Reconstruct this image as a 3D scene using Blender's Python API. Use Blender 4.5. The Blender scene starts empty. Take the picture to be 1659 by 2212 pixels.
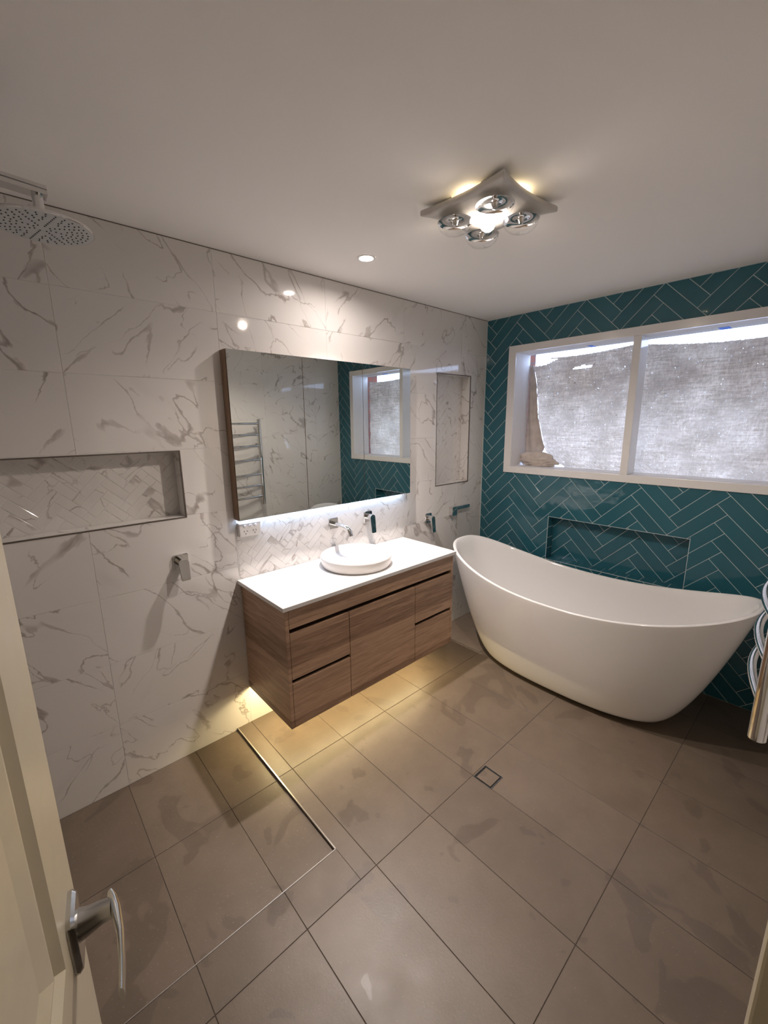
import bpy, bmesh, math, random
from math import sin, cos, pi, radians
from mathutils import Vector, Matrix

random.seed(7)
S = bpy.context.scene
C = bpy.context.collection

# ------------------------------------------------------------------ camera
cam = bpy.data.cameras.new('camera')
cam.sensor_fit = 'VERTICAL'
cam.sensor_height = 24.0
cam.lens = 905.34 / 2212 * 24.0
cam.clip_start = 0.01
cam.clip_end = 100
camo = bpy.data.objects.new('camera', cam)
C.objects.link(camo)
_r = Vector((0.73932391, -0.67327624, -0.00996285))
_u = Vector((0.14702437, 0.14697302, 0.97815273))
_f = Vector((0.65710272, 0.72463649, -0.20764868))
m = Matrix((( _r.x, _u.x, -_f.x, -2.955852), (_r.y, _u.y, -_f.y, -2.036579), (_r.z, _u.z, -_f.z, 1.631754), (0, 0, 0, 1)))
camo.matrix_world = m
S.camera = camo

# ------------------------------------------------------------------ world, exposure, lamp strengths
world = bpy.data.worlds.new('overcast_sky')
S.world = world
world.use_nodes = True
bg = world.node_tree.nodes['Background']
bg.inputs[0].default_value = (0.52, 0.66, 1.0, 1)
bg.inputs[1].default_value = 5.0
S.view_settings.view_transform = 'Standard'
S.view_settings.look = 'None'
S.view_settings.exposure = 0.40
S.view_settings.gamma = 1.0
S.view_settings.use_curve_mapping = False
DOWNLIGHT = ((1.0, 0.885, 0.825), 128.0)   # spot power
HEATBULB = ((1.0, 0.85, 0.73), 37.0)   # spot power
LED_COOL = ((0.55, 0.72, 1.0), 36.0)
LED_WARM = ((1.0, 0.80, 0.42), 112.0)

H = 2.4       # ceiling height
W = 2.10      # depth of the room (wall with the door at y = -W)
XL = -3.30    # shower end wall

# ------------------------------------------------------------------ materials
def new_mat(name):
    mt = bpy.data.materials.new(name)
    mt.use_nodes = True
    nt = mt.node_tree
    b = nt.nodes['Principled BSDF']
    return mt, nt, b

def plain(name, col, rough=0.5, metal=0.0, spec=0.5, noise=0.0, nscale=30, bump=0.0, coat=0.0):
    mt, nt, b = new_mat(name)
    b.inputs['Roughness'].default_value = rough
    b.inputs['Metallic'].default_value = metal
    b.inputs['Specular IOR Level'].default_value = spec
    b.inputs['Coat Weight'].default_value = coat
    b.inputs['Coat Roughness'].default_value = 0.05
    tc = nt.nodes.new('ShaderNodeTexCoord')
    n = nt.nodes.new('ShaderNodeTexNoise')
    n.inputs['Scale'].default_value = nscale
    n.inputs['Detail'].default_value = 4
    nt.links.new(tc.outputs['Object'], n.inputs['Vector'])
    r = nt.nodes.new('ShaderNodeValToRGB')
    r.color_ramp.elements[0].position = 0.3
    r.color_ramp.elements[1].position = 0.7
    r.color_ramp.elements[0].color = tuple(c * (1 - noise) for c in col) + (1,)
    r.color_ramp.elements[1].color = tuple(min(1, c * (1 + noise)) for c in col) + (1,)
    nt.links.new(n.outputs['Fac'], r.inputs['Fac'])
    nt.links.new(r.outputs['Color'], b.inputs['Base Color'])
    if bump:
        bp = nt.nodes.new('ShaderNodeBump')
        bp.inputs['Strength'].default_value = bump
        bp.inputs['Distance'].default_value = 0.01
        nt.links.new(n.outputs['Fac'], bp.inputs['Height'])
        nt.links.new(bp.outputs['Normal'], b.inputs['Normal'])
    return mt

def emitter(name, col, strength):
    mt = bpy.data.materials.new(name)
    mt.use_nodes = True
    nt = mt.node_tree
    nt.nodes.remove(nt.nodes['Principled BSDF'])
    e = nt.nodes.new('ShaderNodeEmission')
    e.inputs[0].default_value = tuple(col) + (1,)
    e.inputs[1].default_value = strength
    nt.links.new(e.outputs[0], nt.nodes['Material Output'].inputs[0])
    return mt

class N:
    """small helper around a node tree"""
    def __init__(s, nt): s.nt = nt
    def new(s, t, **kw):
        n = s.nt.nodes.new(t)
        for k, v in kw.items(): setattr(n, k, v)
        return n
    def lk(s, a, b): s.nt.links.new(a, b)
    def math(s, op, a, b=None, c=None, clamp=False):
        n = s.new('ShaderNodeMath', operation=op, use_clamp=clamp)
        for i, v in enumerate((a, b, c)):
            if v is None: continue
            if isinstance(v, (int, float)): n.inputs[i].default_value = v
            else: s.lk(v, n.inputs[i])
        return n.outputs[0]
    def vmath(s, op, a, b):
        n = s.new('ShaderNodeVectorMath', operation=op)
        for i, v in enumerate((a, b)):
            if isinstance(v, (tuple, list)): n.inputs[i].default_value = v
            else: s.lk(v, n.inputs[i])
        return n.outputs[0]
    def noise(s, vec, scale, detail=3, rough=0.5, dist=0.0, out='Fac'):
        n = s.new('ShaderNodeTexNoise')
        n.inputs['Scale'].default_value = scale
        n.inputs['Detail'].default_value = detail
        n.inputs['Roughness'].default_value = rough
        n.inputs['Distortion'].default_value = dist
        s.lk(vec, n.inputs['Vector'])
        return n.outputs[out]
    def step(s, x, lo, hi):
        n = s.new('ShaderNodeMapRange', interpolation_type='SMOOTHSTEP')
        n.inputs[1].default_value = lo
        n.inputs[2].default_value = hi
        s.lk(x, n.inputs[0])
        return n.outputs[0]
    def mix(s, f, a, b):
        n = s.new('ShaderNodeMix', data_type='RGBA')
        if isinstance(f, (int, float)): n.inputs[0].default_value = f
        else: s.lk(f, n.inputs[0])
        for i, v in ((6, a), (7, b)):
            if isinstance(v, (tuple, list)): n.inputs[i].default_value = tuple(v) + (1,) if len(v) == 3 else v
            else: s.lk(v, n.inputs[i])
        return n.outputs[2]
    def objrand(s, k=20.0):
        tc = s.new('ShaderNodeTexCoord')
        oi = s.new('ShaderNodeObjectInfo')
        cb = s.new('ShaderNodeCombineXYZ')
        s.lk(s.math('MULTIPLY', oi.outputs['Random'], k), cb.inputs[0])
        s.lk(s.math('MULTIPLY', oi.outputs['Random'], -k * 1.7), cb.inputs[1])
        s.lk(s.math('MULTIPLY', oi.outputs['Random'], k * 2.9), cb.inputs[2])
        return s.vmath('ADD', tc.outputs['Object'], cb.outputs[0]), oi.outputs['Random']

def marble(name, rough=0.06, dens=0.0):
    mt, nt, b = new_mat(name)
    n = N(nt)
    P, rnd = n.objrand(37.0)
    rt_ = n.new('ShaderNodeVectorRotate', rotation_type='Y_AXIS')
    n.lk(P, rt_.inputs['Vector'])
    n.lk(n.math('MULTIPLY_ADD', n.math('GREATER_THAN', n.math('FRACT', n.math('MULTIPLY', rnd, 91.7)), 0.5), 1.7, -0.85), rt_.inputs['Angle'])
    P = n.vmath('MULTIPLY', rt_.outputs[0], (0.62, 1.0, 1.35))
    wv = n.noise(P, 2.6, 3, 0.6, out='Color')
    wv = n.vmath('SUBTRACT', wv, (0.5, 0.5, 0.5))
    wv = n.vmath('MULTIPLY', wv, (0.26, 0.26, 0.26))
    Q = n.vmath('ADD', P, wv)
    fw = n.noise(P, 34, 4, 0.6, out='Color')
    fw = n.vmath('MULTIPLY', n.vmath('SUBTRACT', fw, (0.5, 0.5, 0.5)), (0.030, 0.030, 0.030))
    Q = n.vmath('ADD', Q, fw)
    def veins(sc, wmin, wmax, lo, hi, off):
        v = n.vmath('ADD', Q, (off, off * 0.7, -off))
        a = n.math('ABSOLUTE', n.math('SUBTRACT', n.noise(v, sc, 1.0, 0.4), 0.5))
        mk = n.noise(n.vmath('ADD', P, (off * 3, 1.3, off)), 5.2, 2, 0.5)
        gate = n.step(mk, lo, hi)
        blot = n.math('POWER', n.step(n.noise(n.vmath('ADD', P, (off, 5.1, 2.2)), 7.5, 3, 0.6), 0.46, 0.80), 2.0)
        wd = n.math('MULTIPLY_ADD', blot, wmax, wmin)
        t = n.math('SUBTRACT', 1.0, n.math('DIVIDE', a, wd), clamp=True)
        t = n.math('POWER', t, 0.6)
        return n.math('MULTIPLY', t, gate)
    v1 = veins(3.3, 0.0060, 0.070, 0.41 - dens, 0.52 - dens, 0.0)
    v2 = veins(5.4, 0.0075, 0.055, 0.455 - dens, 0.55 - dens, 7.7)
    v3 = n.math('MULTIPLY', veins(1.4, 0.05, 0.10, 0.48, 0.75, 3.1), 0.16)
    vv = n.math('MAXIMUM', n.math('MAXIMUM', v1, n.math('MULTIPLY', v2, 0.8)), v3)
    vv = n.math('MULTIPLY', vv, n.math('MULTIPLY_ADD', n.noise(P, 22, 3), 0.9, 0.35), clamp=True)
    base = n.mix(n.noise(P, 3.0, 2), (0.675, 0.648, 0.622), (0.72, 0.70, 0.678))
    vein = n.mix(n.noise(P, 5.0, 2), (0.28, 0.225, 0.195), (0.35, 0.32, 0.30))
    col = n.mix(vv, base, vein)
    n.lk(col, b.inputs['Base Color'])
    b.inputs['Roughness'].default_value = rough
    b.inputs['Specular IOR Level'].default_value = 0.5
    return mt

def teal_tile():
    mt, nt, b = new_mat('teal_glaze')
    n = N(nt)
    P, rnd = n.objrand(11.0)
    t = n.math('MULTIPLY_ADD', rnd, 0.5, n.math('MULTIPLY', n.noise(P, 6, 3), 0.5))
    col = n.mix(t, (0.020, 0.108, 0.146), (0.031, 0.142, 0.186))
    n.lk(col, b.inputs['Base Color'])
    b.inputs['Roughness'].default_value = 0.07
    b.inputs['Specular IOR Level'].default_value = 0.55
    bp = n.new('ShaderNodeBump')
    bp.inputs['Strength'].default_value = 0.55
    bp.inputs['Distance'].default_value = 0.006
    h = n.math('ADD', n.noise(P, 9, 2, 0.4), n.math('MULTIPLY', n.noise(P, 30, 2), 0.12))
    n.lk(h, bp.inputs['Height'])
    n.lk(bp.outputs[0], b.inputs['Normal'])
    return mt

def floor_tile():
    mt, nt, b = new_mat('taupe_floor_tile')
    n = N(nt)
    P, rnd = n.objrand(13.0)
    geo = n.new('ShaderNodeNewGeometry')
    G = geo.outputs['Position']
    t = n.math('ADD', n.math('MULTIPLY', n.noise(P, 5, 6, 0.65), 0.8), n.math('MULTIPLY', rnd, 0.2))
    col = n.mix(n.step(t, 0.25, 0.75), (0.124, 0.093, 0.068), (0.166, 0.127, 0.094))
    fine = n.noise(P, 120, 4, 0.7)
    col = n.mix(n.math('MULTIPLY', fine, 0.22), col, (0.105, 0.082, 0.067))
    # damp footmarks and dried smears left on the tiles
    st = n.step(n.noise(n.vmath('MULTIPLY', G, (1.0, 1.0, 0.0)), 3.4, 3, 0.5, 0.8), 0.61, 0.63)
    sp = n.step(n.noise(n.vmath('MULTIPLY', G, (1.4, 1.0, 0.0)), 8.0, 2, 0.5), 0.675, 0.69)
    s2 = n.math('MAXIMUM', n.math('MULTIPLY', st, 0.30), n.math('MULTIPLY', sp, 0.26))
    col = n.mix(s2, col, (0.062, 0.046, 0.038))
    dr = n.step(n.noise(G, 210, 1), 0.735, 0.76)
    col = n.mix(n.math('MULTIPLY', dr, 0.35), col, (0.45, 0.42, 0.39))
    n.lk(col, b.inputs['Base Color'])
    rr = n.math('MULTIPLY_ADD', n.noise(G, 9, 3), 0.16, 0.34)
    rr = n.math('SUBTRACT', rr, n.math('MULTIPLY', s2, 0.18))
    n.lk(rr, b.inputs['Roughness'])
    bp = n.new('ShaderNodeBump')
    bp.inputs['Strength'].default_value = 0.08
    bp.inputs['Distance'].default_value = 0.004
    n.lk(fine, bp.inputs['Height'])
    n.lk(bp.outputs[0], b.inputs['Normal'])
    return mt

def wood(name, axis='X', dark=1.0):
    """horizontal walnut grain running along one axis, with broad plank bands across it"""
    mt, nt, b = new_mat(name)
    n = N(nt)
    tc = n.new('ShaderNodeTexCoord')
    geo = n.new('ShaderNodeNewGeometry')
    st = {'X': (1.1, 1.1, 16), 'Z': (16, 16, 1.1)}[axis]
    P = n.vmath('MULTIPLY', geo.outputs['Position'], st)
    w = n.noise(P, 1.4, 3, 0.55, 0.3)
    g1 = n.noise(P, 3.0, 6, 0.7, 0.8)
    fine = n.noise(n.vmath('MULTIPLY', P, (2.2, 2.2, 6)), 4.0, 5, 0.7)
    sep = n.new('ShaderNodeSeparateXYZ')
    n.lk(geo.outputs['Position'], sep.inputs[0])
    z = sep.outputs[2] if axis == 'X' else sep.outputs[1]
    bands = n.math('FRACT', n.math('MULTIPLY_ADD', z, 7.3, n.math('MULTIPLY', w, 0.25)))
    bandtone = n.new('ShaderNodeTexWhiteNoise', noise_dimensions='1D')
    n.lk(n.math('FLOOR', n.math('MULTIPLY_ADD', z, 7.3, n.math('MULTIPLY', w, 0.25))), bandtone.inputs['W'])
    t = n.math('ADD', n.math('MULTIPLY', g1, 0.55), n.math('MULTIPLY', fine, 0.30))
    t = n.math('ADD', t, n.math('MULTIPLY', bandtone.outputs[0], 0.16))
    c1 = tuple(c * dark for c in (0.190, 0.108, 0.066))
    c2 = tuple(c * dark for c in (0.60, 0.40, 0.27))
    col = n.mix(n.step(t, 0.28, 0.76), c1, c2)
    n.lk(col, b.inputs['Base Color'])
    b.inputs['Roughness'].default_value = 0.5
    bp = n.new('ShaderNodeBump')
    bp.inputs['Strength'].default_value = 0.35
    bp.inputs['Distance'].default_value = 0.002
    n.lk(fine, bp.inputs['Height'])
    n.lk(bp.outputs[0], b.inputs['Normal'])
    return mt

def hessian():
    mt, nt, b = new_mat('dusty_hessian')
    n = N(nt)
    tc = n.new('ShaderNodeTexCoord')
    P = tc.outputs['Object']
    weave = n.noise(n.vmath('MULTIPLY', P, (1, 5, 55)), 1.6, 6, 0.8)
    weave2 = n.noise(n.vmath('MULTIPLY', P, (1, 60, 18)), 1.6, 4, 0.75)
    dust = n.noise(P, 7, 5, 0.6)
    t = n.math('ADD', n.math('MULTIPLY', weave, 0.6), n.math('MULTIPLY', weave2, 0.4))
    col = n.mix(n.step(t, 0.36, 0.62), (0.42, 0.35, 0.285), (0.95, 0.87, 0.78))
    col = n.mix(n.step(dust, 0.3, 0.75), col, (0.47, 0.41, 0.36))
    spots = n.step(n.noise(n.vmath('MULTIPLY', P, (1, 0.8, 1.5)), 24, 3, 0.6), 0.69, 0.72)
    col = n.mix(n.math('MULTIPLY', spots, 0.75), col, (0.16, 0.12, 0.085))
    n.lk(col, b.inputs['Base Color'])
    b.inputs['Roughness'].default_value = 0.95
    b.inputs['Specular IOR Level'].default_value = 0.1
    bp = n.new('ShaderNodeBump')
    bp.inputs['Strength'].default_value = 0.9
    bp.inputs['Distance'].default_value = 0.006
    n.lk(t, bp.inputs['Height'])
    n.lk(bp.outputs[0], b.inputs['Normal'])
    tr = n.new('ShaderNodeBsdfTranslucent')
    n.lk(n.mix(0.35, col, (0.92, 0.72, 0.50)), tr.inputs[0])
    thin = n.step(n.noise(P, 4.0, 4, 0.6), 0.40, 0.66)
    mx = n.new('ShaderNodeMixShader')
    sp_ = n.new('ShaderNodeSeparateXYZ')
    n.lk(P, sp_.inputs[0])
    low = n.step(sp_.outputs[2], 2.0, 1.45)      # more translucent towards the bottom of the sheet
    n.lk(n.math('ADD', n.math('MULTIPLY_ADD', thin, 0.08, 0.09), n.math('MULTIPLY', low, 0.22)), mx.inputs[0])
    n.lk(b.outputs[0], mx.inputs[1])
    n.lk(tr.outputs[0], mx.inputs[2])
    # pin holes in the open weave
    hol = n.math('MAXIMUM', n.step(n.noise(n.vmath('MULTIPLY', P, (1, 1, 1.5)), 30, 4, 0.72, 1.2), 0.695, 0.71),
                 n.step(n.noise(n.vmath('MULTIPLY', P, (1, 1.6, 1)), 75, 3, 0.65, 1.0), 0.70, 0.715))
    tp = n.new('ShaderNodeBsdfTransparent')
    mx2 = n.new('ShaderNodeMixShader')
    n.lk(hol, mx2.inputs[0])
    n.lk(mx.outputs[0], mx2.inputs[1])
    n.lk(tp.outputs[0], mx2.inputs[2])
    n.lk(mx2.outputs[0], nt.nodes['Material Output'].inputs[0])
    return mt

def glass(name, tint=(1, 1, 1), rough=0.0, thin=True):
    mt = bpy.data.materials.new(name)
    mt.use_nodes = True
    nt = mt.node_tree
    n = N(nt)
    nt.nodes.remove(nt.nodes['Principled BSDF'])
    g = n.new('ShaderNodeBsdfGlossy')
    g.inputs['Roughness'].default_value = rough
    t = n.new('ShaderNodeBsdfTransparent')
    t.inputs[0].default_value = tuple(tint) + (1,)
    fr = n.new('ShaderNodeFresnel')
    fr.inputs[0].default_value = 1.5
    mx = n.new('ShaderNodeMixShader')
    ge = n.new('ShaderNodeNewGeometry')
    n.lk(n.math('MULTIPLY', fr.outputs[0], n.math('SUBTRACT', 1.0, ge.outputs['Backfacing'])), mx.inputs[0])
    n.lk(t.outputs[0], mx.inputs[1])
    n.lk(g.outputs[0], mx.inputs[2])
    n.lk(mx.outputs[0], nt.nodes['Material Output'].inputs[0])
    return mt

def bricks():
    mt, nt, b = new_mat('red_brick')
    n = N(nt)
    tc = n.new('ShaderNodeTexCoord')
    br = n.new('ShaderNodeTexBrick')
    br.inputs['Scale'].default_value = 4.2
    br.inputs['Color1'].default_value = (0.23, 0.075, 0.045, 1)
    br.inputs['Color2'].default_value = (0.17, 0.055, 0.035, 1)
    br.inputs['Mortar'].default_value = (0.12, 0.09, 0.075, 1)
    mp = n.new('ShaderNodeMapping')
    mp.inputs['Rotation'].default_value = (radians(90), 0, 0)
    n.lk(tc.outputs['Object'], mp.inputs[0])
    n.lk(mp.outputs[0], br.inputs['Vector'])
    n.lk(br.outputs[0], b.inputs['Base Color'])
    b.inputs['Roughness'].default_value = 0.9
    return mt

M = {}
M['marble'] = marble('calacatta_marble_tile')
M['marble_small'] = marble('calacatta_mosaic_tile', dens=0.015)
M['teal'] = teal_tile()
M['floor'] = floor_tile()
M['wood'] = wood('walnut_grain', 'X')
M['wood_v'] = wood('walnut_grain_upright', 'Z', 0.85)
M['wood_dark'] = plain('walnut_recess', (0.06, 0.032, 0.02), 0.6, noise=0.1)
M['hessian'] = hessian()
M['glass'] = glass('window_glass')
M['bulb_glass'] = glass('clear_lamp_glass')
M['brick'] = bricks()
M['grout_white'] = plain('white_grout', (0.80, 0.785, 0.77), 0.8, noise=0.05)
M['grout_teal'] = plain('pale_grout', (0.55, 0.63, 0.65), 0.8, noise=0.08)
M['grout_floor'] = plain('brown_grout', (0.075, 0.06, 0.05), 0.9, noise=0.1)
M['paint'] = plain('ceiling_paint', (0.88, 0.862, 0.845), 0.85, spec=0.2, noise=0.01, nscale=300, bump=0.02)
M['reveal_paint'] = plain('reveal_paint', (0.74, 0.73, 0.73), 0.6, spec=0.2, noise=0.01)
M['white_gloss'] = plain('white_gloss_paint', (0.80, 0.79, 0.78), 0.16, noise=0.01)
M['door_paint'] = plain('door_enamel', (0.72, 0.65, 0.49), 0.32, noise=0.02)
M['acrylic'] = plain('white_bath_acrylic', (0.80, 0.785, 0.77), 0.07, noise=0.004)
M['ceramic'] = plain('white_basin_ceramic', (0.76, 0.735, 0.72), 0.12, noise=0.004)
M['stone'] = plain('white_stone_top', (0.66, 0.645, 0.635), 0.16, noise=0.008, nscale=80)
M['chrome'] = plain('polished_chrome', (0.72, 0.72, 0.72), 0.06, 1.0, noise=0.0)
M['chrome_soft'] = plain('satin_chrome', (0.60, 0.60, 0.59), 0.22, 1.0, noise=0.0)
M['nozzle_plate'] = plain('shower_plate_grey', (0.50, 0.53, 0.55), 0.4, 0.2, noise=0.02)
M['black'] = plain('black_rubber', (0.012, 0.012, 0.012), 0.5, noise=0.1)
M['dark_metal_and_shade'] = plain('dark_trim_and_gap_shade', (0.13, 0.11, 0.095), 0.45, 0.3, noise=0.05)
M['alu'] = plain('brushed_aluminium', (0.62, 0.60, 0.57), 0.28, 1.0, noise=0.02)
M['mirror'] = plain('silvered_mirror', (0.80, 0.84, 0.82), 0.0, 1.0, noise=0.0)
M['plastic'] = plain('white_plastic', (0.78, 0.77, 0.76), 0.3, noise=0.01)
M['heater_plastic'] = plain('heater_panel_plastic', (0.62, 0.60, 0.57), 0.35, noise=0.01)
M['tape'] = plain('blue_masking_tape', (0.01, 0.17, 0.95), 0.6, noise=0.05)
M['rag'] = plain('pale_dust_sheet', (0.62, 0.55, 0.50), 0.95, spec=0.1, noise=0.12, nscale=18, bump=0.4)
M['ground'] = plain('yard_concrete', (0.10, 0.10, 0.09), 0.9, noise=0.2, nscale=4)
M['hall_paint'] = plain('hall_paint', (0.62, 0.57, 0.48), 0.8, noise=0.01)
M['silver_reflector'] = plain('lamp_reflector', (0.78, 0.77, 0.75), 0.10, 1.0, noise=0.0)
M['down_emit'] = emitter('downlight_lens', DOWNLIGHT[0], 600.0)
M['heat_emit'] = emitter('heater_bulb_glow', HEATBULB[0], 75.0)
M['led_cool'] = emitter('cool_led_strip', *LED_COOL)
M['led_warm'] = emitter('warm_led_strip', *LED_WARM)

# ------------------------------------------------------------------ geometry helpers
def link_mesh(name, bm, mat, parent=None, loc=(0, 0, 0), smooth=False, kind=None):
    me = bpy.data.meshes.new(name)
    bmesh.ops.recalc_face_normals(bm, faces=bm.faces[:])
    bm.to_mesh(me)
    bm.free()
    if mat is not None: me.materials.append(mat)
    if smooth:
        for p in me.polygons: p.use_smooth = True
    o = bpy.data.objects.new(name, me)
    o.location = loc
    C.objects.link(o)
    if parent is not None: o.parent = parent
    if kind: o['kind'] = kind
    return o

def empty(name, loc, rotz=0.0):
    o = bpy.data.objects.new(name, None)
    o.location = loc
    o.rotation_euler = (0, 0, rotz)
    o.empty_display_size = 0.05
    C.objects.link(o)
    return o

def tag(o, label, cat, group=None):
    o['label'] = label
    o['category'] = cat
    if group: o['group'] = group
    return o

def structure(o):
    o['kind'] = 'structure'
    return o

def abox(bm, x0, x1, y0, y1, z0, z1, bev=0.0):
    vs = [bm.verts.new(p) for p in ((x0, y0, z0), (x1, y0, z0), (x1, y1, z0), (x0, y1, z0), (x0, y0, z1), (x1, y0, z1), (x1, y1, z1), (x0, y1, z1))]
    fs = [bm.faces.new([vs[i] for i in f]) for f in ((3, 2, 1, 0), (4, 5, 6, 7), (0, 1, 5, 4), (1, 2, 6, 5), (2, 3, 7, 6), (3, 0, 4, 7))]
    if bev > 0:
        es = list({e for f in fs for e in f.edges})
        bmesh.ops.bevel(bm, geom=es, offset=bev, segments=2, profile=0.5, affect='EDGES')
    return fs

def box_obj(name, b, mat, parent=None, bev=0.0, loc=(0, 0, 0), kind=None):
    bm = bmesh.new()
    abox(bm, *b, bev=bev)
    return link_mesh(name, bm, mat, parent, loc, kind=kind)

def tube(bm, pts, rad, seg=16, caps=True):
    """sweep a circle (or per-point radius / (a,b) ellipse) along points"""
    pts = [Vector(p) for p in pts]
    n = len(pts)
    rings = []
    up = None
    for i, p in enumerate(pts):
        t = (pts[min(i + 1, n - 1)] - pts[max(i - 1, 0)]).normalized()
        if up is None:
            up = Vector((0, 0, 1)) if abs(t.z) < 0.9 else Vector((1, 0, 0))
        a = t.cross(up).normalized()
        bvec = a.cross(t).normalized()
        up = bvec
        r = rad[i] if isinstance(rad, (list, tuple)) and len(rad) == n else rad
        ra, rb = (r if isinstance(r, (list, tuple)) else (r, r))
        rings.append([bm.verts.new(p + a * (ra * cos(2 * pi * k / seg)) + bvec * (rb * sin(2 * pi * k / seg))) for k in range(seg)])
    for i in range(n - 1):
        for k in range(seg):
            bm.faces.new((rings[i][k], rings[i][(k + 1) % seg], rings[i + 1][(k + 1) % seg], rings[i + 1][k]))
    if caps:
        bm.faces.new(rings[0][::-1])
        bm.faces.new(rings[-1])

def lathe(bm, prof, seg=48, centre=(0, 0, 0), axis='Z', close=False):
    c = Vector(centre)
    rings = []
    for r, h in prof:
        ring = []
        for k in range(seg):
            a = 2 * pi * k / seg
            if axis == 'Z': p = Vector((r * cos(a), r * sin(a), h))
            elif axis == 'Y': p = Vector((r * cos(a), h, r * sin(a)))
            else: p = Vector((h, r * cos(a), r * sin(a)))
            ring.append(bm.verts.new(c + p))
        rings.append(ring)
    for i in range(len(rings) - 1):
        for k in range(seg):
            bm.faces.new((rings[i][k], rings[i][(k + 1) % seg], rings[i + 1][(k + 1) % seg], rings[i + 1][k]))
    if not close:
        if prof[0][0] > 1e-5: bm.faces.new(rings[0][::-1])
        if prof[-1][0] > 1e-5: bm.faces.new(rings[-1])
    bmesh.ops.remove_doubles(bm, verts=bm.verts[:], dist=1e-6)

def smooth_angle(o, ang=35):
    me = o.data
    for p in me.polygons: p.use_smooth = True
    bm = bmesh.new()
    bm.from_mesh(me)
    for e in bm.edges:
        if len(e.link_faces) == 2 and e.calc_face_angle(0) > radians(ang): e.smooth = False
    bm.to_mesh(me)
    bm.free()
    return o

def rrect(cx, cy, w, h, r, n=5):
    out = []
    for sx, sy, a0 in ((1, 1, 0), (-1, 1, 90), (-1, -1, 180), (1, -1, 270)):
        for k in range(n + 1):
            a = radians(a0 + 90 * k / n)
            out.append((cx + sx * (w / 2 - r) + r * cos(a), cy + sy * (h / 2 - r) + r * sin(a)))
    return out

def prism(bm, loop, d0, d1, ax, ch=0.0):
    """extrude a 2-D loop; ax maps (u, v, d) to a point; ch chamfers the d1 end"""
    loops = [[(u, v, d0) for u, v in loop]]
    if ch:
        cx = sum(p[0] for p in loop) / len(loop)
        cy = sum(p[1] for p in loop) / len(loop)
        sgn = 1 if d1 > d0 else -1
        mx = max(math.hypot(p[0] - cx, p[1] - cy) for p in loop)
        k = 1 - ch / mx
        loops += [[(u, v, d1 - sgn * ch) for u, v in loop], [(cx + (u - cx) * k, cy + (v - cy) * k, d1) for u, v in loop]]
    else:
        loops += [[(u, v, d1) for u, v in loop]]
    rr = [[bm.verts.new(ax(*p)) for p in l] for l in loops]
    n = len(loop)
    for a, b in zip(rr, rr[1:]):
        for k in range(n): bm.faces.new((a[k], a[(k + 1) % n], b[(k + 1) % n], b[k]))
    bm.faces.new(rr[0][::-1])
    bm.faces.new(rr[-1])

AXY = lambda u, v, d: (u, d, v)       # loop in the xz plane, depth along y
AZ = lambda u, v, d: (u, v, d)        # loop in the xy plane, depth along z

def slab_cells(bm, rect, holes, put):
    """rectangle minus rectangular holes, as boxes; put(bm, u0,u1,v0,v1) adds one"""
    us = sorted({rect[0], rect[1]} | {h[i] for h in holes for i in (0, 1)})
    vs = sorted({rect[2], rect[3]} | {h[i] for h in holes for i in (2, 3)})
    us = [u for u in us if rect[0] <= u <= rect[1]]
    vs = [v for v in vs if rect[2] <= v <= rect[3]]
    for u0, u1 in zip(us, us[1:]):
        run = None
        for v0, v1 in zip(vs, vs[1:]):
            mu, mv = (u0 + u1) / 2, (v0 + v1) / 2
            inside = any(h[0] < mu < h[1] and h[2] < mv < h[3] for h in holes)
            if inside:
                if run: put(bm, u0, u1, *run)
                run = None
            else:
                run = (run[0], v1) if run else (v0, v1)
        if run: put(bm, u0, u1, *run)

# ---- tiles: convex polygons with edge flags (True = a real edge of the tile)
def clip(poly, a, b, c, real):
    """keep a*u + b*v <= c; poly = list of (u, v, flag of edge leaving this vertex)"""
    out = []
    n = len(poly)
    for i in range(n):
        p, q = poly[i], poly[(i + 1) % n]
        dp, dq = a * p[0] + b * p[1] - c, a * q[0] + b * q[1] - c
        if dp <= 1e-9:
            if dq <= 1e-9: out.append(p)
            else:
                out.append(p)
                t = dp / (dp - dq)
                out.append((p[0] + (q[0] - p[0]) * t, p[1] + (q[1] - p[1]) * t, real))
        elif dq <= 1e-9:
            t = dp / (dp - dq)
            if abs(dq) > 1e-9:
                out.append((p[0] + (q[0] - p[0]) * t, p[1] + (q[1] - p[1]) * t, p[2]))
    res = []
    for p in out:
        if res and math.hypot(p[0] - res[-1][0], p[1] - res[-1][1]) < 1e-5:
            res[-1] = (res[-1][0], res[-1][1], p[2])
            continue
        res.append(p)
    while len(res) > 2 and math.hypot(res[0][0] - res[-1][0], res[0][1] - res[-1][1]) < 1e-5: res.pop()
    return res if len(res) > 2 else []

def area(poly):
    return 0.5 * sum(p[0] * q[1] - q[0] * p[1] for p, q in zip(poly, poly[1:] + poly[:1]))

def clip_rect(poly, r):
    for a, b, c in ((1, 0, r[1]), (-1, 0, -r[0]), (0, 1, r[3]), (0, -1, -r[2])):
        poly = clip(poly, a, b, c, True)
        if not poly: return []
    return poly

def minus_rect(poly, r):
    us = [p[0] for p in poly]
    vs = [p[1] for p in poly]
    if max(us) <= r[0] or min(us) >= r[1] or max(vs) <= r[2] or min(vs) >= r[3]: return [poly]
    out = []
    rest = poly
    for a, b, c in ((1, 0, r[0]), (-1, 0, -r[1]), (0, 1, r[2]), (0, -1, -r[3])):
        piece = clip(rest, a, b, c, False)
        if piece and area(piece) > 2e-6: out.append(fix_flags(piece, r))
        rest = clip(rest, -a, -b, -c, False)
        if not rest or area(rest) < 1e-7: break
    return out

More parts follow.
